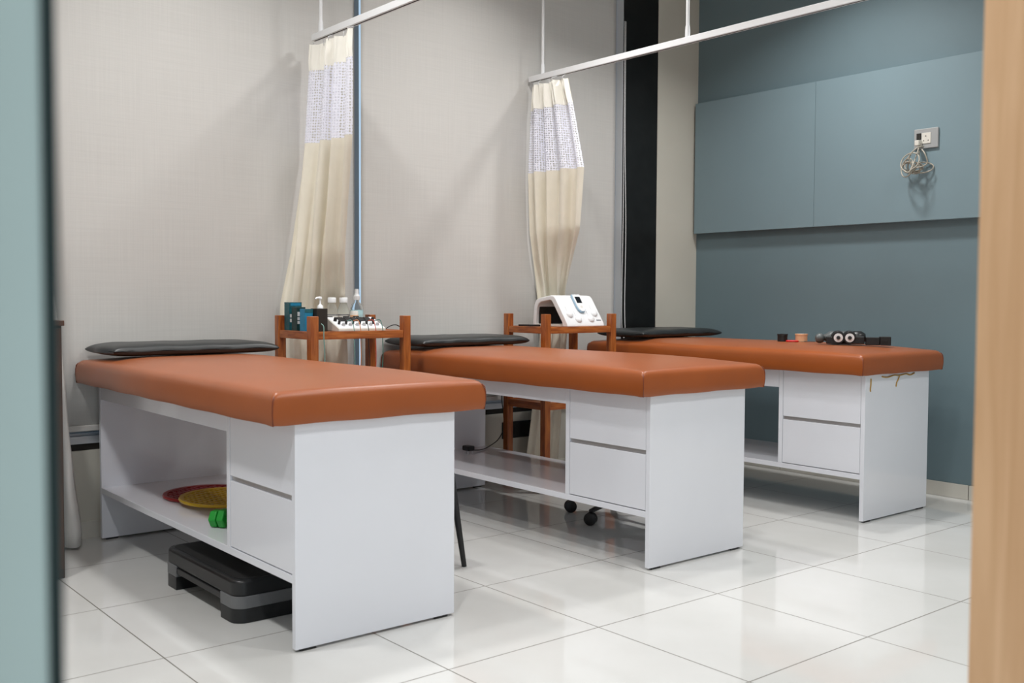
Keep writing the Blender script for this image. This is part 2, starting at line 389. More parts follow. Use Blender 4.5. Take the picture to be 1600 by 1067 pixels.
# ------------------------------------------------------------ treatment tables
def cushion_mesh(w_, l_, h, crown, r=.028):
    # soft slab: rounded top edge, square corners, crowned top
    mb = MB(); NU, NV = 28, 48
    def top(u, v):
        x, y = u*w_, v*l_
        dx = min(x, w_-x); dy = min(y, l_-y)
        def rd(d):
            return 0 if d >= r else r-math.sqrt(max(0, r*r-(r-d)**2))
        a = rd(dx); b_ = rd(dy)
        drop = math.sqrt(a*a+b_*b_) if (a or b_) else 0
        cu = (1-(2*u-1)**4)**1*(1-(2*v-1)**6)
        wob = .0012*math.sin(x*9+y*5)*cu
        return h-min(drop, r)+crown*cu+wob
    us = []
    def spacing(n, L):
        e = [0, .003, .008, .015, .024, .036, .055]; k = [a/L for a in e]
        mid = [k[-1]+(1-2*k[-1])*i/(n-2*len(e)+1) for i in range(1, n-2*len(e)+1)]
        return k+mid+[1-a for a in reversed(k)]
    U = spacing(NU, w_); V = spacing(NV, l_)
    zl = [0, .012, .3, .6, .85, 1]
    vs = [(u*w_, v*l_, top(u, v)) for v in V for u in U]
    nu, nv = len(U), len(V)
    fs = [(j*nu+i, j*nu+i+1, (j+1)*nu+i+1, (j+1)*nu+i) for j in range(nv-1) for i in range(nu-1)]
    loop = [(i, 0) for i in range(nu)]+[(nu-1, j) for j in range(1, nv)]+[(i, nv-1) for i in range(nu-2, -1, -1)]+[(0, j) for j in range(nv-2, 0, -1)]
    prev = [j*nu+i for i, j in loop]; n = len(loop)
    for q in (.75, .45, .15, .0):
        base = len(vs)
        for k, (i, j) in enumerate(loop):
            u, v = U[i], V[j]; zt = top(u, v)
            b = .0035*math.sin(PI*q)*(1 if q else 0)
            if q == 0: b = -.003
            ox = -b if i == 0 else (b if i == nu-1 else 0); oy = -b if j == 0 else (b if j == nv-1 else 0)
            wav = .0012*math.sin(k*.9) if q == 0 else 0
            vs.append((u*w_+ox, v*l_+oy, zt*q+wav))
        cur = list(range(base, base+n))
        fs += [(prev[k], prev[(k+1) % n], cur[(k+1) % n], cur[k]) for k in range(n)]
        prev = cur
    fs.append(tuple(prev))
    return mb.add(vs, fs)

def treatment_table(x0, y0, H, L, mx0, mx1, my0, my1, hc, label, group):
    W = .587; T = .022
    t = thing('treatment_table', (x0, y0, 0), label, 'treatment table', group)
    for yy in (0, L-T):
        p = box('end_panel', (0, W, yy, yy+T, .008, H), 'laminate', t, bevel=.0015)
        for fx in (.02, W-.075):
            box('foot', (fx, fx+.05, yy+.003, yy+T-.003, 0, .0085), 'black', p)
    box('shelf', (0, W, T, L-T, .206, .231), 'laminate', t, bevel=.0015)
    yd = .464
    box('divider', (0, W, yd, yd+.024, .231, H), 'laminate', t, bevel=.001)
    box('front_rail', (.001, .018, yd+.0255, L-T, .617, H), 'laminate', t, bevel=.001)
    box('back_rail', (W-.018, W-.001, yd+.0255, L-T, .617, H), 'laminate', t, bevel=.001)
    box('drawer_box', (.022, W-.012, T+.002, yd-.002, .24, H-.01), 'laminate', t)
    box('back_panel', (W-.011, W-.001, T+.001, yd-.001, .231, H), 'laminate', t)
    d = box('drawer', (.0015, .020, T+.002, yd-.002, .4725, H-.001), 'laminate', t, bevel=.001)
    d2 = box('drawer', (.0015, .020, T+.002, yd-.002, .2345, .4555), 'laminate', t, bevel=.001)
    box('pull_channel', (.010, .0215, T+.002, yd-.002, .4565, .4715), 'recess', d2)
    cm = cushion_mesh(mx1-mx0, my1-my0, hc, .027); c = cm.build('cushion', 'leather', t, smooth=True); c.data.set_sharp_from_angle(angle=1.1)
    c.location = (mx0-x0, my0-y0, H+.0005); c['label'] = 'tan vinyl padded top'
    w_, l_ = mx1-mx0, my1-my0
    for cx, cy in ((0, 0), (w_, 0), (0, l_), (w_, l_)):
        sx = 1 if cx == 0 else -1; sy = 1 if cy == 0 else -1
        s = MB(); s.tube([(cx+.0010*sx, cy+.0010*sy, 0), (cx-.0022*sx, cy-.0022*sy, hc*.35), (cx-.0018*sx, cy-.0018*sy, hc*.6), (cx+.0005*sx, cy+.0005*sy, hc-.022), (cx+.007*sx, cy+.007*sy, hc-.012)], .0024, 6)
        s.build('corner_seam', 'seam', c, smooth=True)
    return t
G = 'tan topped treatment tables'
T1 = treatment_table(.181, .114, .690, 1.82, .100, .878, .092, 1.972, .098,
    'nearest white treatment table with tan top, its left side facing us, black step bench beneath', G)
T2 = treatment_table(1.690, .085, .688, 1.82, 1.624, 2.376, .062, 1.930, .099,
    'middle white treatment table with tan top, standing between the two wooden trolleys', G)
T3 = treatment_table(3.113, .028, .708, 1.80, 3.052, 3.792, .006, 1.866, .098,
    'farthest white treatment table with tan top, along the blue wall, tape rolls on it', G)
# glue marks under the far table's top
g = MB()
for pts in ([(.045, 0, .690), (.043, -.0015, .665), (.040, -.001, .640), (.042, -.001, .628)],
            [(.30, 0, .692), (.29, -.0015, .676), (.275, -.001, .660), (.27, -.001, .640)],
            [(.14, 0, .695), (.19, -.0015, .690), (.25, -.001, .697), (.30, -.001, .694), (.36, -.001, .699), (.40, -.001, .692), (.44, -.001, .700)]):
    g.tube(smoothpath([(a, b-.0008, c) for a, b, c in pts]), .0034, 6)
g.build('glue_mark', 'glue', T3, smooth=True)

# head pads
def head_pad(x0, y0, z0, w_, d, label, seed=0):
    rnd = random.Random(seed); vs = []; fs = []; NX, NY = 30, 16
    ph = rnd.random()*6
    def hz(u, v):
        e = (1-abs(2*u-1)**9)*(1-abs(2*v-1)**6)
        return max(0, e)**.38
    for side in (1, -1):
        for j in range(NY+1):
            for i in range(NX+1):
                u, v = i/NX, j/NY
                u = .5-.5*math.cos(PI*u) if True else u
                v_ = .5-.5*math.cos(PI*v)
                k = hz(u, v_)
                wr = .0025*math.sin(u*23+ph+v_*4)*(1-k*.5)*(4*v_*(1-v_) < .6)
                ins = .012*math.sin(PI*u)*(1 if v_ < .5 else -1)*(abs(2*v_-1)**3)
                z = .024+(side*.030*k if side == 1 else -.023*max(0, k)**.8)+(wr if side == 1 else 0)
                vs.append((u*w_+.006*math.sin(v_*9+ph)*(abs(2*u-1)**6), v_*d+ins, z))
    n = (NX+1)*(NY+1)
    for j in range(NY):
        for i in range(NX):
            a = j*(NX+1)+i; fs.append((a, a+1, a+NX+2, a+NX+1)); fs.append((n+a, n+a+NX+1, n+a+NX+2, n+a+1))
    m = MB().add(vs, fs)
    o = m.build('head_pad', 'blackvinyl', None, smooth=True)
    import bmesh
    bm = bmesh.new(); bm.from_mesh(o.data); bmesh.ops.remove_doubles(bm, verts=bm.verts, dist=.0005); bmesh.ops.recalc_face_normals(bm, faces=bm.faces); bm.to_mesh(o.data); bm.free()
    o.location = (x0, y0, z0); tag(o, label, 'head pad', 'flat black head pads'); return o
head_pad(.135, 1.60, .8135, .735, .365, 'black vinyl head pad on the nearest table', 1)
head_pad(1.640, 1.57, .8125, .70, .370, 'black vinyl head pad on the middle table, partly behind a trolley post', 2)
head_pad(3.070, 1.43, .8325, .712, .37, 'black vinyl head pad on the farthest table, in front of the black pilaster', 3)

# ------------------------------------------------------------ wooden trolleys
def trolley(x0, y0, label):
    t = thing('wooden_trolley', (x0, y0, 0), label, 'trolley', 'wooden equipment trolleys')
    W, D, P, H = .54, .36, .04, .978
    for px, py in ((0, 0), (W-P, 0), (0, D-P), (W-P, D-P)):
        box('leg', (px, px+P, py, py+P, 0, H), 'wood', t, bevel=.0025)
    for z0, z1 in ((.872, .908), (.455, .495)):
        box('rail', (P, W-P, .004, .026, z0, z1), 'woodrail', t, bevel=.0015)
        box('rail', (P, W-P, D-.026, D-.004, z0, z1), 'woodrail', t, bevel=.0015)
        box('rail', (.004, .026, P, D-P, z0, z1), 'woodrail', t, bevel=.0015)
        box('rail', (W-.026, W-.004, P, D-P, z0, z1), 'woodrail', t, bevel=.0015)
        box('tray', (.026, W-.026, .026, D-.026, z0+.022, z0+.034), 'woodrail', t)
    return t
TR1 = (.978, 1.50); TR2 = (2.387, 1.50)
trolley(*TR1, 'reddish wooden trolley carrying bottles and the electrotherapy unit with knobs')
trolley(*TR2, 'reddish wooden trolley carrying the white arched device')
TZ = .9065

# electrotherapy unit on the first trolley
t = thing('electrotherapy_unit', (1.14, 1.530, TZ), 'white and cream electrotherapy unit with a row of black switches, knobs and coloured leads', 'medical device')
PROF = [(.0, .0), (.11, .0), (.15, .0), (.26, .0), (.26, .056), (.125, .064), (.002, .010)]
MB().extrude_poly([(0, .0), (.190, .0), (.190, .058), (.125, .064), (.0, .012)], 'x', .0, .255).build('housing', 'creamplastic', t, bevel=.003)
fa = Vector((0, .125, .052)).normalized(); fn = Vector((0, -.052, .125)).normalized(); F0 = Vector((0, .0, .012))
def on_face(mb, u, v, h=0):
    R = Matrix((Vector((1, 0, 0)), fa, fn)).transposed().to_4x4(); R.translation = F0+Vector((u, 0, 0))+fa*v+fn*h
    return mb.xf(R)
on_face(MB().box(.004, .251, .003, .132, 0, .0016), 0, 0).build('front_plate', 'whiteplastic', t, bevel=.0006)
for k in range(5):
    on_face(MB().box(-.0165, .0165, -.020, .020, 0, .006), .062+k*.036, .100, .0014).build('switch', 'black', t, bevel=.0015)
for k in range(6):
    kb = on_face(MB().lathe([(.0085, 0), (.0085, .004), (.0065, .010), (.0065, .013)], n=16), .040+k*.037, .034, .0014).build('knob', 'alu', t, smooth='auto')
    on_face(MB().lathe([(.0062, 0), (.0062, .018), (.004, .020)], n=12), .026+k*.037, .052, .0014).build('lead_socket', 'black', t, smooth='auto')
for u in (.024, .228):
    on_face(MB().lathe([(.008, 0), (.008, .014), (.006, .017)], n=14), u, .088, .0014).build('dial', 'black', t, smooth='auto')
for u in (.03, .12, .175): MB().box(u, u+.022, .15, .175, .0585, .068).build('top_clip', 'black', t, bevel=.002)
for u, c in ((.063, 'wireteal'), (.098, 'wireorange'), (.141, 'black'), (.180, 'wirered'), (.219, 'wiregreen')):
    s_ = (random.random()-.5)*.02
    pth = smoothpath([tuple(F0+Vector((u, 0, 0))+fa*.050+fn*.018), (u+.004, .0, .050), (u+.006, -.020, .005), (u+.004, -.022, -.04), (u+.012+s_, -.024, -.14), (u+.010+s_*2, -.022, -.30), (u+.02+s_, -.02, -.42)])
    MB().tube(pth, .0018, 6).build('lead', c, t, smooth=True)
# lead hanging at the front-left post
o = MB().tube(smoothpath([(0, 0, .035), (.006, -.012, .02), (.004, -.016, -.03), (.010, -.014, -.12), (.006, -.012, -.3)]), .0024, 6).build('loose_cable', 'wireteal', None, smooth=True)
o.location = (1.032, 1.502, TZ+.003); tag(o, 'thin grey-green cable hanging over the trolley rail beside its front-left post', 'cable')
o = MB().tube(smoothpath([(-.06, .045, .006), (-.035, .035, .022), (-.008, .030, .026), (.020, .026, .014), (.042, .020, .006), (.051, .012, -.006), (.052, .0, -.04), (.050, -.008, -.12), (.050, -.012, -.3)]), .0024, 6).build('loose_cable', 'black', None, smooth=True)
o.location = (1.474, 1.522, TZ); tag(o, 'black cable looping over the tray at the right-hand front post', 'cable')

def carton(name, x, y, w_, d, h, m, label, cat='box', grp=None, prints=()):
    o = thing(name, (x, y, TZ), label, cat, grp)
    box('carton', (0, w_, 0, d, 0, h), m, o, bevel=.001)
    for a, b, c, e, mm in prints:   # printed patches on the front and left faces
        box('printed_panel', (a*w_, b*w_, -.0008, 0, c*h, e*h), mm, o)
    return o
carton('carton_box', 1.0065, 1.765, .066, .05, .134, 'teal', 'tallest teal medicine carton standing at the far-left post of the trolley', prints=((.05, .45, .30, .42, 'whiteprint'), (.05, .45, .46, .58, 'whiteprint'), (.1, .9, .88, .97, 'blue')))
carton('carton_box', 1.0065, 1.690, .046, .05, .112, 'tealdark', 'dark green carton with white printed bars between the left posts', prints=((.08, .42, .30, .42, 'whiteprint'), (.08, .42, .46, .58, 'whiteprint'), (.08, .42, .62, .80, 'whiteprint'), (.50, .95, .45, .80, 'label'), (.45, .95, .15, .22, 'whiteprint')))
carton('carton_box', 1.0065, 1.610, .042, .05, .104, 'blue', 'bright blue carton with white stripes behind the front-left post', prints=((.0, 1, .84, 1, 'teal'), (.3, 1, .10, .16, 'whiteprint'), (.3, 1, .26, .31, 'whiteprint'), (.3, 1, .42, .47, 'whiteprint'), (.3, 1, .60, .66, 'whiteprint')))
carton('carton_box', 1.052, 1.58, .056, .06, .106, 'darkbox', 'dark brown carton standing right behind the front-left post')

def bottle(x, y, r, h, cap, label, grp=None):
    t = thing('plastic_bottle', (x, y, TZ), label, 'bottle', grp)
    sh = h*.62
    MB().lathe([(r*.9, 0), (r, .004), (r, sh*.8), (r*.93, sh), (r*.55, h*.82), (r*.45, h*.86), (r*.45, h*.90)], n=24).build('body', 'clearbottle', t, smooth='auto')
    MB().lathe([(r*1.012, h*.08), (r*1.012, h*.46)], n=24).build('label_band', 'label', t, smooth='auto')
    MB().lathe([(r*1.018, h*.44), (r*1.018, h*.47)], n=24).build('label_stripe', 'stepgrey', t, smooth='auto')
    MB().lathe([(r*.66, h*.84), (r*.68, h*.86), (r*.68, h-.004), (r*.62, h)], n=24).build('cap', 'whiteplastic', t, smooth='auto')
bottle(1.238, 1.772, .030, .158, 1, 'clear plastic bottle with white screw cap, left of the twin pair', 'twin clear bottles')
bottle(1.318, 1.798, .030, .158, 1, 'clear plastic bottle with white screw cap, right of the twin pair', 'twin clear bottles')
t = thing('spray_bottle', (1.394, 1.800, TZ), 'clear spray bottle with pale cyan label, tallest on the trolley', 'bottle')
MB().lathe([(.030, 0), (.032, .005), (.032, .105), (.024, .125), (.013, .135), (.012, .148)], n=24).build('body', 'clearbottle', t, smooth='auto')
MB().lathe([(.0325, .012), (.0325, .095)], n=24).build('label_band', 'cyanlabel', t, smooth='auto')
MB().lathe([(.016, .145), (.017, .148), (.017, .165), (.013, .168), (.010, .180), (.010, .198), (.008, .200)], n=20).build('spray_cap', 'whiteplastic', t, smooth='auto')
t = thing('lotion_tube', (1.352, 1.752, TZ), 'small white container with an orange mark, between bottles and spray', 'container')
MB().lathe([(.019, 0), (.020, .004), (.020, .085), (.018, .092)], n=20).build('body', 'label', t, smooth='auto')
MB().lathe([(.0203, .040), (.0203, .072)], n=20).build('label_band', 'beige', t, smooth='auto')
t = thing('pump_bottle', (1.165, 1.755, TZ), 'pinkish bottle with white pump head beside the dark brown carton', 'bottle')
MB().lathe([(.022, 0), (.024, .004), (.024, .080), (.020, .092), (.012, .100)], n=22).build('body', mat and 'label', t, smooth='auto')
MB().lathe([(.015, .096), (.016, .100), (.013, .118), (.006, .124), (.004, .128), (.004, .148), (.009, .150), (.009, .158), (.006, .161)], n=18).build('pump_collar', 'whiteplastic', t, smooth='auto')
MB().tube([(.0, 0, .156), (-.020, -.004, .155), (-.030, -.006, .150)], [.006, .005, .004], 10).build('nozzle', 'whiteplastic', t, smooth='auto')

# arched device on the second trolley
t = thing('arched_therapy_device', (2.575, 1.532, TZ), 'white arched therapy device with four round knobs and a docked handset', 'medical device')
def arch(th):
    pts = [(.0, .0), (.018, .010), (.10, .152), (.118, .168), (.14, .172), (.24, .160), (.27, .148), (.285, .12), (.295, .0)]
    return pts
outer = [(-.004, .0), (.0, .018), (.098, .156), (.116, .171), (.140, .175), (.235, .160), (.268, .148), (.283, .120), (.296, .0)]
inner = [(.272, .0), (.258, .105), (.245, .125), (.225, .136), (.145, .148), (.130, .140), (.045, .024), (.040, .0)]
MB().extrude_poly(outer+inner, 'x', .0, .285).build('shell', 'whiteplastic', t, bevel=.006, seg=3)
MB().box(.01, .275, .03, .28, 0, .012).build('base', 'creamplastic', t, bevel=.002)
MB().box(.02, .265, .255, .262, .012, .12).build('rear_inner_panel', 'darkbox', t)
sd = Vector((0, .098, .138)).normalized(); sn = Vector((0, -.138, .098)).normalized(); A0 = Vector((0, 0, .018))
def on_slab(mb, u, v, h=0):
    R = Matrix((Vector((1, 0, 0)), sd, sn)).transposed().to_4x4(); R.translation = A0+Vector((u, 0, 0))+sd*v+sn*h
    return mb.xf(R)
def dome(r, h, n=7): return [(r, 0)]+[(r*math.cos(PI/2*k/n), h*math.sin(PI/2*k/n)) for k in range(1, n)]+[(.0005, h)]
for u, v in ((.050, .062), (.098, .028), (.196, .030), (.240, .068)):
    k = on_slab(MB().lathe(dome(.024, .016), n=24), u, v, .0).build('knob', 'whiteplastic', t, smooth='auto')
    on_slab(MB().box(-.011, .011, 0, .055, -.002, .006), u, v, .0).build('knob_track', 'whiteplastic', k, bevel=.004)
hs = on_slab(MB().extrude_poly([(-.030, .19), (-.031, .11), (-.026, .085), (-.012, .070), (.012, .070), (.026, .085), (.031, .11), (.030, .19)], 'z', 0, .012), .150, 0, .002).build('handset', 'paleblue', t, bevel=.002)
on_slab(MB().extrude_poly([(-.0275, .187), (-.0285, .11), (-.0235, .087), (-.011, .073), (.011, .073), (.0235, .087), (.0285, .11), (.0275, .187)], 'z', .0115, .0150), .150, 0, .002).build('handset_face', 'whiteplastic', hs, bevel=.001)
on_slab(MB().box(-.019, .019, .128, .170, .0151, .0162), .150, 0, .002).build('display', 'screen', hs)
on_slab(MB().lathe([(.008, .0151), (.008, .0165)], n=20), .150, .102, .002).build('button', 'label', hs, smooth='auto')
on_slab(MB().box(-.018, .018, -.003, .003, 0, .0006), .252, .020, .0005).build('maker_mark', 'stepgrey', t)
o = box('flat_tray', (0, .08, 0, .10, 0, .010), 'black', None, bevel=.002); o.location = (2.445, 1.70, TZ)
tag(o, 'thin black tray lying behind the front-left post on the trolley with the white device', 'tray')

# ------------------------------------------------------------ curtain tracks and hospital curtains
def curtain_track(x, y0, y1, z, hangers, label):
    t = thing('curtain_track', (x, y1, z), label, 'curtain track', 'white ceiling-hung curtain tracks')
    tr = MB().box(-.014, .014, y0-y1, 0, 0, .032); tr.build('track_bar', 'white', t, bevel=.002)
    box('glide_slot', (-.004, .004, y0-y1+.01, -.01, -.0006, .0004), 'joint', t)
    for hy in hangers:
        h = MB().tube([(0, hy-y1, .032), (0, hy-y1, CEIL-z)], .0085, 12).build('hanger_rod', 'white', t, smooth='auto')
        MB().lathe([(.012, 0), (.012, .035), (.0105, .055)], (0, hy-y1, .032), n=14).build('rod_socket', 'white', h, smooth='auto')
        MB().lathe([(.03, -.006), (.03, 0)], (0, hy-y1, CEIL-z), n=18).build('ceiling_plate', 'white', h, smooth='auto')
curtain_track(1.215, -1.85, 1.90, 2.318, (1.83, .55, -.9), 'white curtain track between the nearest and middle tables')
curtain_track(2.635, -1.85, 1.93, 2.316, (1.82, .74, -.45), 'white curtain track between the middle and far tables')

def hospital_curtain(stations, z_head, z_net, label, folds=6, seed=1):
    # stations: (z, P0, P1, amp) top to bottom, P = (x, y)
    rnd = random.Random(seed); base = stations[-1]
    t = thing('hospital_curtain', (stations[0][1][0], (stations[0][1][1]+stations[0][2][1])/2, 0), label, 'curtain', 'cream privacy curtains with net tops')
    ox, oy = t.location.x, t.location.y
    N = folds*26; ph = [rnd.uniform(-.5, .5) for _ in range(folds*2+2)]
    def st(z):
        for a, b in zip(stations, stations[1:]):
            if a[0] >= z >= b[0]:
                k = (a[0]-z)/(a[0]-b[0]); k = k*k*(3-2*k) if False else k
                L = lambda p, q: (p[0]+(q[0]-p[0])*k, p[1]+(q[1]-p[1])*k)
                return L(a[1], b[1]), L(a[2], b[2]), a[3]+(b[3]-a[3])*k
        return base[1], base[2], base[3]
    def pt(s, z):
        P0, P1, amp = st(z)
        d = Vector((P1[0]-P0[0], P1[1]-P0[1])); L_ = d.length; d.normalize(); n = Vector((-d.y, d.x))
        i = int(s*folds*2); pj = ph[min(i, len(ph)-1)]
        a = 2*PI*folds*s
        w1 = math.sin(a+.8*math.sin(a*.37+seed)+.25*math.sin(z*3+s*9))
        top = max(0, (z-(z_head-.0))/.13)
        w2 = .35*math.sin(2.3*a+seed+z*2)
        w3 = .45*math.sin(3.4*a+seed*2)*max(0, min(1, (z-z_head+.02)/.06))
        w1 = math.copysign(abs(w1)**.6, w1) if w1 > 0 else w1*1.35
        off = 1.25*amp*(w1+w3+w2*(.25+.9*min(1, top)))
        along = .28*amp*math.sin(2*a+.5+z)*(1)
        p = Vector(P0)+d*(s*L_+along*math.sin(PI*s))+n*off*(.55+.45*math.sin(s*7+seed)**2)
        return (p.x-ox, p.y-oy, z)
    ztop = stations[0][0]; zbot = base[0]
    def band(name, za, zb, rows, m):
        vs = []; fs = []
        for j in range(rows+1):
            z = za+(zb-za)*j/rows
            for i in range(N+1):
                s = i/N; x, y, zz = pt(s, z)
                if name == 'header_band' and j == 0: zz += .006*math.sin(2*PI*folds*s)
                vs.append((x, y, zz))
        for j in range(rows):
            for i in range(N): a = j*(N+1)+i; fs.append((a, a+1, a+N+2, a+N+1))
        o = MB().add(vs, fs).build(name, m, t, smooth=True)
        uvl = o.data.uv_layers.new(name='UVMap')
        for lp in o.data.loops:
            vi = lp.vertex_index; uvl.data[lp.index].uv = ((vi % (N+1))/N*.8, (za+(zb-za)*(vi//(N+1))/rows))
        return o
    band('header_band', ztop, z_head, 10, 'header')
    band('net_band', z_head, z_net, 16, 'net')
    band('cloth_panel', z_net, zbot, 50, 'drape')
    P0, P1 = stations[0][1:3]
    for k in range(folds+1):
        s = (k+.2)/(folds+.5); x, y, z = pt(s, ztop); xt = P0[0]-ox
        MB().tube([(x, y, z-.01), (x, y, ztop+.008), ((x+xt)/2, y, ztop+.014), (xt, y, ztop+.022)], .002, 6).build('curtain_hook', 'white', t, smooth=True)
    return t
hospital_curtain([(2.292, (1.215, 1.93), (1.205, 1.475), .020), (2.15, (1.205, 1.94), (1.20, 1.47), .022), (1.80, (1.185, 1.955), (1.21, 1.50), .024),
    (1.28, (1.10, 1.945), (1.28, 1.70), .020), (1.02, (1.05, 1.94), (1.37, 1.885), .016), (.75, (1.06, 1.94), (1.39, 1.892), .014), (.12, (1.07, 1.94), (1.37, 1.90), .014)],
    2.165, 1.815, 'cream hospital curtain with white net top behind the bottle trolley', 4, 1)
hospital_curtain([(2.292, (2.630, 1.915), (2.635, 1.60), .020), (2.15, (2.625, 1.918), (2.64, 1.565), .024), (1.79, (2.615, 1.92), (2.66, 1.50), .026),
    (1.45, (2.63, 1.92), (2.69, 1.56), .022), (1.10, (2.68, 1.912), (2.86, 1.87), .015), (.85, (2.70, 1.905), (2.90, 1.892), .008), (.35, (2.64, 1.91), (2.86, 1.895), .008), (.10, (2.60, 1.91), (2.84, 1.895), .008)],
    2.15, 1.79, 'cream hospital curtain with white net top behind the trolley with the white device', 4, 3)

# plain white curtain by the left edge
t = None
def sheer_curtain():
    edge = [(3.10, -.125), (2.2, -.10), (1.6, -.055), (1.15, -.03), (.9, .000), (.75, .015), (.5, .03), (.25, .055), (.10, .075), (.01, .072)]
    vs = []; fs = []; N = 70; R = 40; ox, oy = -.3, 1.86
    for j in range(R+1):
        z = 3.10+(.012-3.10)*j/R
        for a, b in zip(edge, edge[1:]):
            if a[0] >= z >= b[0]: k = (a[0]-z)/(a[0]-b[0]); xe = a[1]+(b[1]-a[1])*k
        for i in range(N+1):
            s = i/N; x0 = -.62; x = x0+(xe-x0)*s
            y = oy-.03*s+.028*math.sin(s*38+.4*math.sin(z*2))+(.008*math.sin(z*9+s*12) if z < .4 else 0)
            vs.append((x-ox, y-oy, z))
    for j in range(R):
        for i in range(N): a = j*(N+1)+i; fs.append((a, a+1, a+N+2, a+N+1))
    o = MB().add(vs, fs).build('window_curtain', 'sheer', None, smooth=True, solid=.0015); o.location = (ox, oy, 0)
    tag(o, 'long plain white curtain reaching the floor left of the nearest table', 'curtain')
sheer_curtain()
t = thing('window_curtain_rail', (-.35, 1.88, 3.105), 'thin white rail holding the plain white curtain', 'curtain rail')
MB().tube([(-.4, 0, .005), (.35, 0, .005)], .012, 12).build('rail_tube', 'white', t, smooth='auto')
for x in (-.35, .3): MB().tube([(x, 0, .01), (x, 0, .095)], .006, 8).build('bracket', 'white', t)

# dark wooden cabinet behind the door edge
t = thing('wooden_cabinet', (-.60, 1.375, 0), 'dark brown wooden cabinet at the left edge in front of the white curtain', 'cabinet')
box('carcass', (0, .483, .02, .38, .0, .955), 'walnut', t, bevel=.002)
box('top_board', (-.004, .487, -.004, .384, .955, .975), 'walnut', t, bevel=.002)
for x in (.008, .245):
    d = box('door', (x, x+.230, .0, .0195, .04, .945), 'walnut', t, bevel=.001)
    hx = x+.205 if x < .1 else x+.02
    MB().tube([(hx, -.018, .45), (hx, -.018, .57)], .004, 8).tube([(hx, -.018, .46), (hx, .001, .46)], .003, 6).tube([(hx, -.018, .56), (hx, .001, .56)], .003, 6).build('handle', 'alu', d, smooth='auto')

# ------------------------------------------------------------ under and on the tables
# aerobic step
t = thing('step_bench', (.150, .468, 0), 'black aerobic step bench with grey risers on the floor under the nearest table', 'exercise step')
LS, WS = .62, .285
def rrect(x0, x1, y0, y1, r, n=6):
    out = []
    for cx, cy, a0 in ((x1-r, y0+r, -PI/2), (x1-r, y1-r, 0), (x0+r, y1-r, PI/2), (x0+r, y0+r, PI)):
        for k in range(n+1): a = a0+PI/2*k/n; out.append((cx+r*math.cos(a), cy+r*math.sin(a)))
    return out
MB().extrude_poly(rrect(0, WS, 0, LS, .045), 'z', .082, .142).build('platform', 'stepblack', t, bevel=.012, seg=3)
MB().extrude_poly(rrect(.02, WS-.02, .02, LS-.02, .035), 'z', .142, .1432).build('grip_mat', 'rubber', t)
for y0, y1 in ((0, .115), (LS-.115, LS)):
    def foot(z0, z1, e):
        pts = rrect(-e, WS+e, y0-e if y0 == 0 else y0, y1+e if y1 == LS else y1, .045 if True else 0)
        if y0 == 0: pts = [p for p in rrect(-e, WS+e, -e, .16, .045)]; pts = [(x, min(y, y1)) for x, y in pts]
        else: pts = [(x, max(y, y0)) for x, y in rrect(-e, WS+e, LS-.16, LS+e, .045)]
        return MB().extrude_poly(pts, 'z', z0, z1)
    r_ = foot(.048, .0885, .003).build('riser', 'stepgrey', t, bevel=.003); r_['label'] = 'grey riser band'
    foot(0, .0475, .002).build('foot_block', 'stepblack', t, bevel=.003)
for x in (.0, WS-.03):
    MB().box(x, x+.03, .11, LS-.11, .060, .0825).build('side_skirt', 'stepblack', t, bevel=.003)

def flying_disc(x, y, z, r, m, label, tilt=0):
    # webbed exercise disc: ring and a grid of bars
    t = thing('hand_exercise_web', (x, y, z), label, 'exercise web', 'round hand exercise webs on the shelf')
    t.rotation_euler = (tilt, 0, .5)
    MB().lathe([(r-.014, .001), (r-.012, -.003+.004), (r, 0), (r+.002, .005), (r, .011), (r-.012, .012), (r-.014, .010)], n=64).f
    ring = MB(); n = 64; prof = [(r-.016, .002), (r, 0), (r+.003, .006), (r, .012), (r-.016, .010)]
    vs = [((a*math.cos(2*PI*k/n), a*math.sin(2*PI*k/n), h)) for a, h in prof for k in range(n)]
    q = len(prof); fs = [(i*n+k, i*n+(k+1) % n, ((i+1) % q)*n+(k+1) % n, ((i+1) % q)*n+k) for i in range(q) for k in range(n)]
    ring.add(vs, fs).build('rim', m, t, smooth='auto')
    web = MB(); R_ = r-.012; k = -R_+.012
    while k < R_:
        h = math.sqrt(max(0, R_*R_-k*k))
        web.box(k-.0042, k+.0042, -h, h, .0035, .0075); web.box(-h, h, k-.0042, k+.0042, .0045, .0085)
        k += .0275
    web.build('web', m, t)
flying_disc(.475, 1.475, .2335, .175, 'redplastic', 'dark red perforated round exercise web lying partly under the yellow one')
flying_disc(.475, 1.285, .2470, .180, 'yellow', 'yellow perforated round exercise web on the lower shelf', .02)
t = thing('dumbbell', (.258, .905, .2325), 'small green dumbbell on the lower shelf of the nearest table', 'dumbbell', rz=-.95)
def hexagon(x0, x1, r):
    return MB().extrude_poly([(r*math.cos(PI/3*k+PI/6+PI/6), r*math.sin(PI/3*k+PI/6+PI/6)+r*.866) for k in range(6)], 'x', x0, x1)
hexagon(0, .030, .034).build('weight_head', 'green', t, bevel=.006, seg=3)
hexagon(.034, .062, .037).build('weight_head', 'green', t, bevel=.006, seg=3)
hexagon(.15, .18, .034).build('weight_head', 'green', t, bevel=.006, seg=3)
MB().tube([(.005, 0, .031), (.17, 0, .031)], .013, 14).build('grip', 'green', t, smooth='auto')

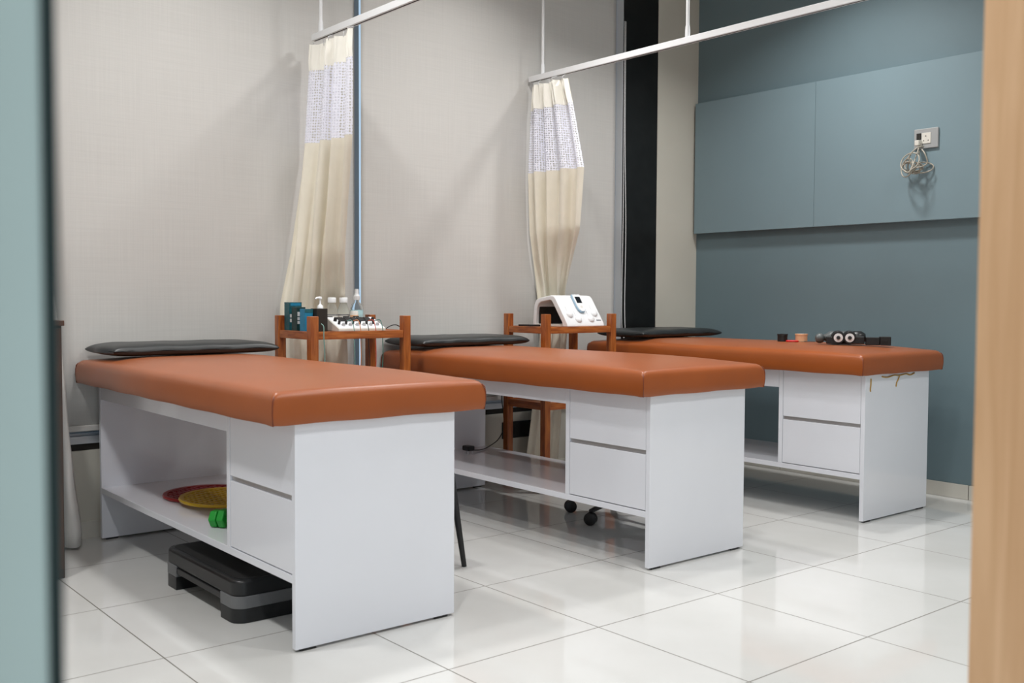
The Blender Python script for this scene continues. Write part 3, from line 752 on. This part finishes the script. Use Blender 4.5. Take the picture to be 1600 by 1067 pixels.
# power adapter and cord on the middle table's shelf
t = thing('power_plug', (2.02, 1.70, .2315), 'black power plug with its cord on the middle table shelf', 'plug')
MB().box(-.022, .022, -.03, .03, .018, .045).build('plug_body', 'black', t, bevel=.007, seg=3)
MB().tube([(-.012, -.015, .02), (-.014, -.017, .0)], .0025, 8).tube([(.010, -.020, .02), (.011, -.022, .0)], .0025, 8).tube([(0, .018, .02), (0, .020, .0)], .003, 8).build('pin', 'alu', t)
MB().tube(smoothpath([(.02, .01, .030), (.06, .03, .012), (.14, .06, .004), (.25, .12, .012), (.34, .165, .035), (.395, .19, .09), (.400, .200, .18), (.392, .205, .26), (.398, .207, .40), (.40, .207, .55)]), .003, 8).build('cord', 'black', t, smooth=True)
t = thing('wall_socket', (2.49, 1.99, .238), 'dark double wall socket low on the cream wall behind the trolley leg', 'socket')
box('socket_plate', (0, .245, 0, .010, 0, .098), 'black', t, bevel=.003)
for x in (.045, .15): box('socket_insert', (x, x+.05, -.003, 0, .02, .078), 'darkmetal', t, bevel=.002)

# black leg stool between nearest and middle tables
t = thing('stool', (1.005, .745, 0), 'stool with thin black tapered legs tucked behind the nearest table', 'stool')
MB().extrude_poly(rrect(-.125, .125, -.125, .125, .03), 'z', .43, .47).build('seat', 'blackvinyl', t, bevel=.01, seg=3)
for sx in (-1, 1):
    for sy in (-1, 1):
        MB().tube([(sx*.158, sy*.158, 0), (sx*.112, sy*.112, .435)], [.010, .017], 12).build('leg', 'black', t, smooth='auto')
# rolling stool behind the middle table
t = thing('rolling_stool', (2.315, .86, 0), 'black rolling stool whose casters show under the middle table shelf', 'stool')
MB().lathe([(.02, .06), (.035, .07), (.035, .10), (.02, .11), (.018, .42)], n=20).build('column', 'darkmetal', t, smooth='auto')
MB().lathe([(.13, .42), (.15, .43), (.155, .455), (.14, .475), (.05, .482)], n=32).build('seat', 'blackvinyl', t, smooth='auto')
for k in range(5):
    a = math.radians(192-12)+k*2*PI/5+math.radians(12)
    ex, ey = .252*math.cos(a), .252*math.sin(a)
    l = MB().tube([(0, 0, .085), (ex*.6, ey*.6, .078), (ex, ey, .066)], [.018, .014, .011], 10).build('base_arm', 'black', t, smooth='auto')
    c = MB(); R_ = Matrix.Translation((ex, ey, .030)) @ Matrix.Rotation(.55+k*.9, 4, 'Z')
    for dx in (-.019, .003): c.lathe([(.024, dx), (.030, dx+.003), (.030, dx+.013), (.024, dx+.016)], (0, 0, 0), 'x', 20)
    c.xf(R_); c.build('caster', 'black', l, smooth='auto')

# things on the far table
FZ = .8335
def tape(x, y, r, h, m, core, label):
    t = thing('tape_roll', (x, y, FZ), label, 'tape roll')
    MB().lathe([(r*.93, 0), (r*.93, h*.82), (r*1.0, h*.84), (r*1.0, h)], n=32).build('roll', m, t, smooth='auto')
    MB().lathe([(r*.45, h), (r*.45, h+.0006)], n=24).build('core', core, t)
    return t
tape(3.445, .738, .029, .042, 'stepblack', 'joint', 'black tape roll standing at the left on the farthest table')
tape(3.50, .655, .034, .044, 'beige', 'label', 'beige tape roll standing between the black roll and the roller massager')
t = thing('scissors', (3.43, .70, FZ), 'small scissors with red handles lying in front of the beige tape roll', 'scissors', rz=-.95)
for s in (-1, 1):
    pts = [(.030+.030*math.cos(a)*1.0, s*.015+.013*math.sin(a), .005) for a in [2*PI*k/20 for k in range(21)]]
    MB().tube(pts, .0045, 8).build('handle', 'red', t, smooth=True)
    MB().extrude_poly([(.060, s*.012), (.075, s*.004), (.15, -s*.002), (.15, s*.001), (.075, s*.010)] if s == 1 else [(.060, -.012), (.075, -.010), (.15, -.001), (.15, .002), (.075, -.004)], 'z', .003+.001*s, .0045+.001*s).build('blade', 'greymetal', t)
t = thing('roller_massager', (3.42, .375, FZ), 'black hand massager with grey round head and two white-ringed rollers', 'massager', rz=-.93)
# local x runs along the picture's left-right direction
def onaxis(prof, c, axis, n=24): return MB().lathe(prof, c, axis, n)
onaxis([(.008, -.115), (.020, -.110), (.026, -.098), (.026, -.086), (.020, -.074), (.012, -.070)], (0, .015, .030), 'x').build('round_head', 'greymetal', t, smooth='auto')
onaxis([(.013, -.074), (.017, -.070), (.020, -.060), (.031, -.045), (.034, -.030), (.034, .06)], (0, .025, .034), 'x').build('motor_barrel', 'greymetal', t, smooth='auto')
MB().box(-.062, .0, -.048, -.010, .004, .040).build('left_block', 'black', t, bevel=.003)
for x in (-.004, .052):
    w_ = onaxis([(.030, -.05), (.034, -.045), (.036, .0), (.034, .004)], (x, .0, .036), 'y').build('roller', 'black', t, smooth='auto')
    onaxis([(.0225, -.0525), (.0225, -.0495)], (x, .0, .036), 'y').build('white_ring', 'whiteplastic', w_, smooth='auto')
    onaxis([(.008, -.066), (.010, -.060), (.010, -.0516)], (x, .0, .036), 'y').build('hub', 'black', w_, smooth='auto')
MB().box(.052, .125, -.050, .02, .004, .044).build('body', 'black', t, bevel=.006, seg=3)
onaxis([(.030, .07), (.034, .075), (.034, .115), (.020, .135)], (0, .03, .035), 'x').build('end_cap', 'stepblack', t, smooth='auto')
o = thing('resistance_strap', (3.508, .193, FZ), 'black flat boxed strap at the right end of the items on the farthest table', 'strap', rz=-.93)
MB().box(-.068, -.002, -.020, .025, 0, .040).build('strap_fold', 'black', o, bevel=.003)
MB().box(.0, .052, -.028, .028, 0, .044).build('strap_fold', 'rubber', o, bevel=.003)
MB().box(.012, .032, -.0295, -.028, .018, .028).build('buckle', 'darkmetal', o, bevel=.0005)

# socket with coiled cable on the raised board
t = thing('wall_socket', (XW-.05, .242, 1.938), 'grey-white wall socket with a bundled beige cable on the blue board', 'socket')
box('socket_plate', (-.012, 0, -.070, .068, -.054, .054), 'socketgrey', t, bevel=.004)
box('socket_insert', (-.015, -.012, -.030, .022, -.028, .030), 'creamplastic', t, bevel=.001)
box('rocker_switch', (-.018, -.012, .026, .050, -.004, .030), 'joint', t, bevel=.001)
for y, z in ((-.002, .012), (-.016, -.012), (.010, -.012)): MB().lathe([(.0032, -.0155), (.0032, -.0148)], (0, y, z), 'x', 12).build('pin_hole', 'joint', t)
MB().box(-.050, -.012, .018, .044, -.040, -.010).build('plug', 'creamplastic', t, bevel=.005)
t = thing('coiled_cable', (XW-.10, .262, 1.895), 'beige power cable bundled in loops hanging from the wall socket', 'cable')
pts = []
rnd = random.Random(5)
pts.append((.02, .0, .015))
for k in range(7):
    cy, cz = rnd.uniform(-.02, .055), rnd.uniform(-.115, -.075); ry, rz_ = rnd.uniform(.030, .058), rnd.uniform(.022, .052); a0 = rnd.uniform(0, 6); cx = -.035+.012*k
    for i in range(9):
        a = a0+2*PI*i/8; pts.append((cx+.02*math.sin(a+k), cy+ry*math.cos(a), cz+rz_*math.sin(a)))
pts.append((-.01, -.01, -.03))
MB().tube(smoothpath(pts, 5), .0035, 8).build('cable', 'cablebeige', t, smooth=True)
MB().tube(smoothpath([(.03, -.012, .0), (-.03, -.006, -.015), (-.04, .03, -.06), (-.02, .01, -.115), (.0, -.05, -.10), (-.01, -.045, -.05), (.0, -.02, -.02)]), .0038, 8).build('cable_loop', 'cablebeige', t, smooth=True)
